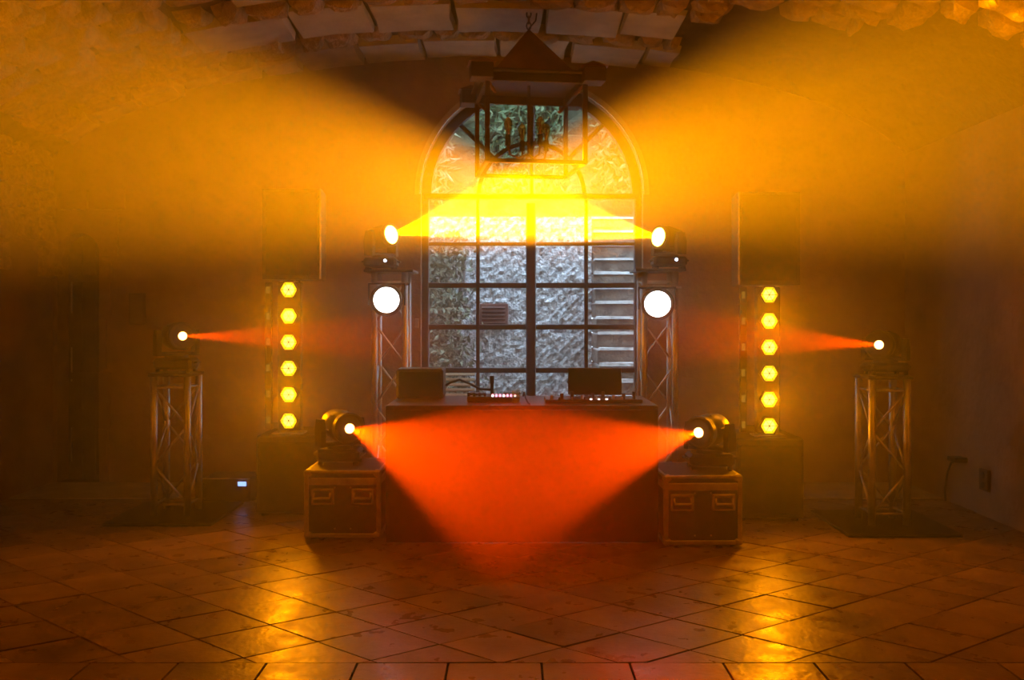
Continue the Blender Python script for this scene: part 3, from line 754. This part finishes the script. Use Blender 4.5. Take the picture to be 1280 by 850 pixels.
# gooseneck microphone and cable
c = ontable(615, 6.25); gm = thing('gooseneck_microphone', c, 'short black gooseneck microphone on the booth', 'microphone')
MB().cyl((0, 0, 0), (0, 0, .02), .05, 16).build('base', M_blackmetal, gm)
MB().cyl((0, 0, .02), (0, 0, .13), .011, 10).build('stem', M_blackmetal, gm)
MB().tube([(0, 0, .06), (-.08, 0, .065), (-.15, 0, .10), (-.22, 0, .13), (-.28, 0, .11), (-.315, 0, .09)], .008, 8).build('gooseneck', M_blackmetal, gm)
MB().cyl((0, 0, .105), (0, 0, .155), .015, 10).build('capsule', M_black, gm)
# loose cable and tumbler
c = ontable(645, BY + .10); gl = thing('tumbler', c, 'small clear drinking glass at the front edge of the booth', 'glass')
MB().lathe([(.022, 0), (.026, .003), (.032, .085), (.030, .085), (.024, .008), (.001, .008)], 20).build('vessel', M_drink, gl, smooth=True)
cb = MB().tube([ontable(654, BY + .35) + Vector((0, 0, .03)), ontable(655, BY + .28) + Vector((0, 0, .06)), ontable(657, BY + .2) + Vector((0, 0, .03)), ontable(660, BY + .12) + Vector((0, 0, .006)), ontable(662, BY + .03) + Vector((0, 0, .006))], .005, 6).build('cable', M_rubber)
tag(cb, 'thin black cable looping off the lit controller', 'cable')

# ------------------------------------------------------------------ PA towers with hexagon LED bars
def pa(px0, px1, pybot, barx, bartop, spk0, spk1, spktop, spkbot, side, extra):
    D = DF(pybot); c = Vector(((px0 + px1) / 2 - CX, 0, 0)) * (D / F); W = (px1 - px0) * D / F
    H = .575; Dp = .55
    g = 'bass speakers'
    root = thing('bass_speaker', (c.x, D + Dp / 2, 0), 'large black bass speaker cabinet on the floor ' + extra, 'speaker', g)
    MB().box((0, 0, H / 2 + .01), (W, Dp, H - .02), bev=.012).build('cabinet', M_black, root)
    MB().box((0, -Dp / 2 - .004, H / 2), (W - .05, .012, H - .10), bev=.004).build('grille', M_grille, root)
    for sx in (-1, 1):
        MB().box((sx * (W / 2 + .002), 0, H * .7), (.012, .16, .09), bev=.004).build('side_handle', M_blackmetal, root)
        for sy in (-1, 1): MB().cyl((sx * (W / 2 - .05), sy * (Dp / 2 - .05), 0), (sx * (W / 2 - .05), sy * (Dp / 2 - .05), .022), .025, 10).build('foot', M_rubber, root)
    # LED bar
    DB = D + .10; bx = (barx - CX) * DB / F; zt = CAMZ + (HY - bartop) * DB / F
    lb = thing('led_bar', (bx, DB, H), 'upright bar of six amber hexagon lamps on the bass speaker ' + extra, 'stage light', 'amber hexagon LED bars')
    hh = zt - H - .015; wb = .165
    hs = MB().box((0, .06, hh / 2 + .01), (wb, .07, hh - .02), bev=.006).build('housing', M_black, lb)
    MB().box((0, .04, .006), (.22, .16, .012), bev=.003).build('foot_plate', M_alucase, lb)
    MB().box((0, .02, hh + .004), (wb * .8, .03, .008), bev=.002).build('top_rim', M_alucase, lb)
    pitch = 32.8 * DB / F
    zc = [hh - .055 - pitch * k for k in range(6)]
    R6 = .062
    for z_ in zc:
        hexo = [Vector((1.16 * R6 * math.cos(math.pi / 3 * t), 0, z_ + 1.16 * R6 * math.sin(math.pi / 3 * t))) for t in range(6)]
        hexi = [Vector((R6 * math.cos(math.pi / 3 * t), 0, z_ + R6 * math.sin(math.pi / 3 * t))) for t in range(6)]
        mb = MB(); vs = [v + Vector((0, .025, 0)) for v in hexo] + [v + Vector((0, .0, 0)) for v in hexo] + [v + Vector((0, .0, 0)) for v in hexi] + [v + Vector((0, .025, 0)) for v in hexi]
        fs = [(r_ * 6 + t, r_ * 6 + (t + 1) % 6, (r_ + 1) * 6 + (t + 1) % 6, (r_ + 1) * 6 + t) for r_ in range(3) for t in range(6)]
        cell = mb.add(vs, fs).build('hexagon_cell', M_blackmetal, lb)
        MB().prism([v + Vector((0, .014, 0)) for v in hexi], (0, .010, 0)).build('amber_reflector', M_led, cell)
        ctr = Vector((0, 0, z_)); MB().prism([ctr + (v - ctr) * .68 + Vector((0, .006, 0)) for v in hexi], (0, .010, 0)).build('led_lens', M_ledhot, cell)
        for t in range(3):
            a_, b_ = ctr + (hexi[t] - ctr) * .98, ctr - (hexi[t] - ctr) * .98
            MB().cyl(a_ + Vector((0, .004, 0)), b_ + Vector((0, .004, 0)), .0022, 5).build('lens_rib', M_leddark, cell)
    ld = bpy.data.lights.new('led_glow', 'SPOT'); ld.energy = POW_LED; ld.color = (1.0, 0.27, 0.0)
    ld.spot_size = math.radians(150); ld.spot_blend = 0.6; ld.shadow_soft_size = 0.05
    for z_ in (zc[1], zc[4]):
        lo_ = bpy.data.objects.new('led_glow', ld); COL.objects.link(lo_); lo_.parent = lb
        lo_.location = (0, -.03, z_); lo_.rotation_euler = (math.radians(-90), 0, 0)
    # faint side lenses on a slim wing of the bar
    xw = -.165
    MB().box((xw, .09, hh / 2 + .01), (.05, .03, hh - .02), bev=.004).build('side_wing', M_black, lb)
    MB().box((xw * .55, .10, .05), (abs(xw), .02, .04)).build('wing_link', M_blackmetal, lb)
    for z_ in zc: MB().box((xw, .072, z_), (.026, .008, .05), bev=.003).build('side_lens', M_leddim, lb)
    # pole and top speaker
    DS = D + .28; sx0, sx1 = (spk0 - CX) * (DS - .18) / F, (spk1 - CX) * (DS - .18) / F
    zb = CAMZ + (HY - spkbot) * (DS - .18) / F; ztop = CAMZ + (HY - spktop) * (DS - .18) / F
    po = thing('speaker_pole', ((sx0 + sx1) / 2, DS, H), 'black distance pole rising from the bass speaker ' + extra, 'pole', 'speaker poles')
    MB().cyl((0, 0, 0), (0, 0, zb - H), .018, 12).build('pole', M_blackmetal, po); MB().cyl((0, 0, 0), (0, 0, .03), .04, 14).build('collar', M_blackmetal, po)
    MB().cyl((0, 0, .3), (.035, 0, .3), .012, 8).build('knob', M_black, po)
    sp = thing('top_speaker', ((sx0 + sx1) / 2, DS, zb), 'black loudspeaker on the pole above the bass speaker ' + extra, 'speaker', 'loudspeakers on poles')
    w_ = sx1 - sx0; h_ = ztop - zb
    poly = [(-w_ / 2, -.18, 0), (w_ / 2, -.18, 0), (w_ / 2 * .8, .18, 0), (-w_ / 2 * .8, .18, 0)]
    MB().prism([Vector(p) for p in poly], (0, 0, h_)).build('cabinet', M_black, sp)
    MB().box((0, -.186, h_ / 2), (w_ - .05, .014, h_ - .05), bev=.004).build('grille', M_grille, sp)
    MB().box((-side * (w_ / 2 - .008), -.19, h_ / 2), (.012, .02, h_), bev=.003).build('lit_edge_strip', M_alucase, sp)  # pale metal strip stands in for white light catching this one cabinet edge
    MB().cyl((0, 0, -.0), (0, 0, .02), .03, 12).build('pole_socket', M_blackmetal, sp)
pa(320, 401, 646, 360.5, 350, 328, 402, 236, 349, -1, 'nearest the arched door')
pa(920, 1005, 652, 962, 356, 922, 1000, 240, 356, 1, 'nearest the plain side wall')
# small device with a blue display by the totem
c = P(283, 628, 7.0); dv = thing('power_amplifier', (c.x, 7.0, 0), 'low black device with a small lit blue display beside the bass speaker', 'amplifier')
MB().box((0, .15, .10), (.36, .30, .18), bev=.008).build('body', M_black, dv)
MB().box((0, -.003, .185), (.36, .012, .01), bev=.002).build('top_rim', M_alucase, dv)
MB().box((.12, -.004, .145), (.065, .01, .034), bev=.004).build('display', M_blue, dv)
for sx in (-1, 1):
    MB().tube([(sx * .165, 0, .03), (sx * .165, -.03, .04), (sx * .165, -.03, .13), (sx * .165, 0, .14)], .006, 6).build('front_handle', M_blackmetal, dv)
    MB().cyl((sx * .14, .1, 0), (sx * .14, .1, .014), .016, 8).build('foot', M_rubber, dv)

# ------------------------------------------------------------------ hanging lantern
LD = 6.55; LX = (661 - CX) * LD / F; s_l = LD / F
def lz(py, near=.33): return CAMZ + (HY - py) * (LD - near) / F
zt = vz(LX) - 0.0; zroof = lz(92); zapex = lz(36, 0); zbot = lz(204)
la = thing('hanging_lantern', (LX, LD, zbot), 'large rusty metal lantern with pyramid roof and four filament bulbs hanging from the vault', 'lantern', rz=math.radians(8))
hw = .335
hb = zroof - zbot
for sx in (-1, 1):
    for sy in (-1, 1): MB().box((sx * hw, sy * hw, hb / 2), (.032, .032, hb), bev=.004).build('post', M_iron, la)
for k in range(4):
    a = k * math.pi / 2; c_, s_ = math.cos(a), math.sin(a); R = Matrix.Rotation(a, 3, 'Z')
    MB().box(R @ Vector((0, -hw, .012)), (2 * hw, .028, .028), R, bev=.004).build('bottom_rail', M_iron, la)
    MB().box(R @ Vector((0, -hw, hb - .03)), (2 * hw + .03, .03, .06), R, bev=.004).build('top_rail', M_iron, la)
    MB().box(R @ Vector((0, -hw * .96, hb / 2)), (2 * hw - .04, .004, hb - .08), R).build('glass_panel', M_glass, la)
zr = hb; za = zapex - zbot
e = hw + .0
MB().box((0, 0, zr + .01), (2 * e + .10, 2 * e + .10, .02), bev=.004).build('eave_plate', M_iron, la)
b0 = e * .86
MB().add([(-b0, -b0, zr + .02), (b0, -b0, zr + .02), (b0, b0, zr + .02), (-b0, b0, zr + .02), (0, 0, za)], [(3, 2, 1, 0), (0, 1, 4), (1, 2, 4), (2, 3, 4), (3, 0, 4)]).build('pyramid_roof', M_copper, la)
for sx in (-1, 1):
    for sy in (-1, 1):
        cx_, cy_ = sx * (e + .045), sy * (e + .045)
        cap_ = MB().box((cx_, cy_, zr - .015), (.15, .15, .10), bev=.005).build('corner_cap', M_iron, la)
        q_ = .09
        MB().add([(cx_ - q_, cy_ - q_, zr + .035), (cx_ + q_, cy_ - q_, zr + .035), (cx_ + q_, cy_ + q_, zr + .035), (cx_ - q_, cy_ + q_, zr + .035), (cx_, cy_, zr + .09)], [(3, 2, 1, 0), (0, 1, 4), (1, 2, 4), (2, 3, 4), (3, 0, 4)]).build('cap_roof', M_copper, cap_)
        MB().cyl((cx_ * .97, cy_ * .97, zr - .02), (cx_ * .72, cy_ * .72, zr - .12), .012, 6).build('corner_brace', M_copper, la)
# candelabra with four bulbs
MB().cyl((0, 0, .10), (0, 0, za - .1), .012, 8).build('centre_rod', M_iron, la)
for (bx, by) in ((-.16, -.08), (-.03, .12), (.06, -.13), (.14, .08)):
    arm = MB().tube([(0, 0, .12), (bx * .5, by * .5, .085), (bx * .9, by * .9, .10), (bx, by, .16)], .008, 6).build('arm', M_iron, la)
    zb_ = .16
    MB().cyl((bx, by, zb_), (bx, by, zb_ + .075), .019, 12).build('bulb_socket', M_black, arm)
    Mt = Matrix.Translation((bx, by, zb_ + .075))
    bl = MB().lathe([(.013, 0), (.016, .015), (.030, .07), (.029, .095), (.018, .115), (.004, .128)], 16, Mt).build('bulb', M_bulb, la, smooth=True)
    MB().cyl((bx, by, zb_ + .08), (bx, by, zb_ + .165), .004, 5).build('filament', mat('filament_copper', (.6, .3, .1), .4, .8), bl)
# chain
zc = za; top = zt - zbot - .02; k = 0
link = MB().tube([(.016 * math.cos(t * math.pi / 5), 0, .028 * math.sin(t * math.pi / 5)) for t in range(10)], .005, 6, closed=True).mesh('chain_link', M_iron)
while zc + .03 < top + .05:
    inst('chain_link', link, la, (0, 0, zc + .02), (0, 0, (k % 2) * math.pi / 2)); zc += .042; k += 1
MB().tube([(.0, 0, za), (.05, 0, za + .06), (.06, 0, za + .14), (.03, 0, top)], .005, 6).build('power_cable', M_rubber, la)
MB().cyl((0, 0, top - .0), (0, 0, top + .03), .05, 14).build('ceiling_rose', M_iron, la)

# ------------------------------------------------------------------ small things on the walls
c = P(172, 386, YB - .012); nf = thing('framed_notice', (c.x, YB - .03, c.z - .14), 'small dark framed notice on the back wall near the narrow door', 'notice')
MB().box((0, .012, .14), (.14, .022, .27), bev=.004).build('frame', M_wood, nf); MB().box((0, -.001, .14), (.11, .006, .24)).build('sheet', mat('brown_paper', (.20, .14, .09), .9), nf)
def on_right(px, py): D = XR * F / (px - CX); return Vector((XR, D, CAMZ + (HY - py) * D / F))
c = on_right(1233, 600); so = thing('wall_socket', (XR, c.y, c.z - .06), 'small dark power socket low on the plain side wall', 'socket')
MB().box((-.012, 0, .06), (.024, .12, .15), bev=.004).build('cover', M_wood, so)
for s_ in (-1, 1): MB().cyl((-.024, .0, .06 + s_ * .035), (-.03, .0, .06 + s_ * .035), .022, 14).build('outlet', M_black, so)
c = on_right(1205, 574); br = thing('wall_bracket', (XR, c.y, c.z - .02), 'small dark bracket with a drooping cable on the plain side wall', 'bracket')
MB().box((-.05, 0, .02), (.10, .12, .035), bev=.006).build('shelf', M_black, br)
MB().tube([(-.04, .05, .0), (-.03, .14, -.03), (-.02, .22, -.12), (-.02, .26, -.26), (-.02, .24, -.38)], .008, 6).build('cable', M_rubber, br)

# ------------------------------------------------------------------ theatrical haze over the stage end
hx0, hx1 = XL + .07, XR - .03
prof = [(hx0, 2.0, .02), (hx1, 2.0, .02)]
for i in range(29):
    x_ = hx1 + (hx0 - hx1) * i / 28
    prof.append((x_, 2.0, VZ + VR * math.sqrt(max(0.0, 1 - ((x_ - VC) / (VH * 1.02)) ** 2)) - .04))
hz = MB().prism(prof, (0, YB - .05 - 2.0, 0)).build('haze', M_black)
tag(hz, 'thin theatrical haze hanging over the stage end of the room', 'haze', kind='stuff')
hm = bpy.data.materials.new('theatrical_haze'); hm.use_nodes = True
nt = hm.node_tree; nt.nodes.remove(nt.nodes['Principled BSDF'])
vs_ = nt.nodes.new('ShaderNodeVolumeScatter'); vs_.inputs['Anisotropy'].default_value = 0.45; vs_.inputs['Color'].default_value = (1, 1, 1, 1)
geo = nt.nodes.new('ShaderNodeNewGeometry'); sep = nt.nodes.new('ShaderNodeSeparateXYZ'); nt.links.new(geo.outputs['Position'], sep.inputs[0])
ma = nt.nodes.new('ShaderNodeMath'); ma.operation = 'MULTIPLY_ADD'; ma.inputs[1].default_value = 0.9
mz = nt.nodes.new('ShaderNodeMath'); mz.operation = 'SUBTRACT'; mz.inputs[1].default_value = 1.5
mm = nt.nodes.new('ShaderNodeMath'); mm.operation = 'MAXIMUM'; mm.inputs[1].default_value = 0.0
nt.links.new(sep.outputs['Z'], mz.inputs[0]); nt.links.new(mz.outputs[0], mm.inputs[0])
nt.links.new(mm.outputs[0], ma.inputs[0]); nt.links.new(sep.outputs['Y'], ma.inputs[2])
mr = nt.nodes.new('ShaderNodeMapRange'); mr.interpolation_type = 'SMOOTHSTEP'
mr.inputs['From Min'].default_value = 3.45; mr.inputs['From Max'].default_value = 4.45; mr.inputs['To Min'].default_value = 0; mr.inputs['To Max'].default_value = HAZE
nt.links.new(ma.outputs[0], mr.inputs['Value']); nt.links.new(mr.outputs['Result'], vs_.inputs['Density'])
nt.links.new(vs_.outputs[0], nt.nodes['Material Output'].inputs['Volume'])
hm.cycles.volume_sampling = 'MULTIPLE_IMPORTANCE'
hz.data.materials.clear(); hz.data.materials.append(hm)
print('tiles', ntile, 'slabs', nst)
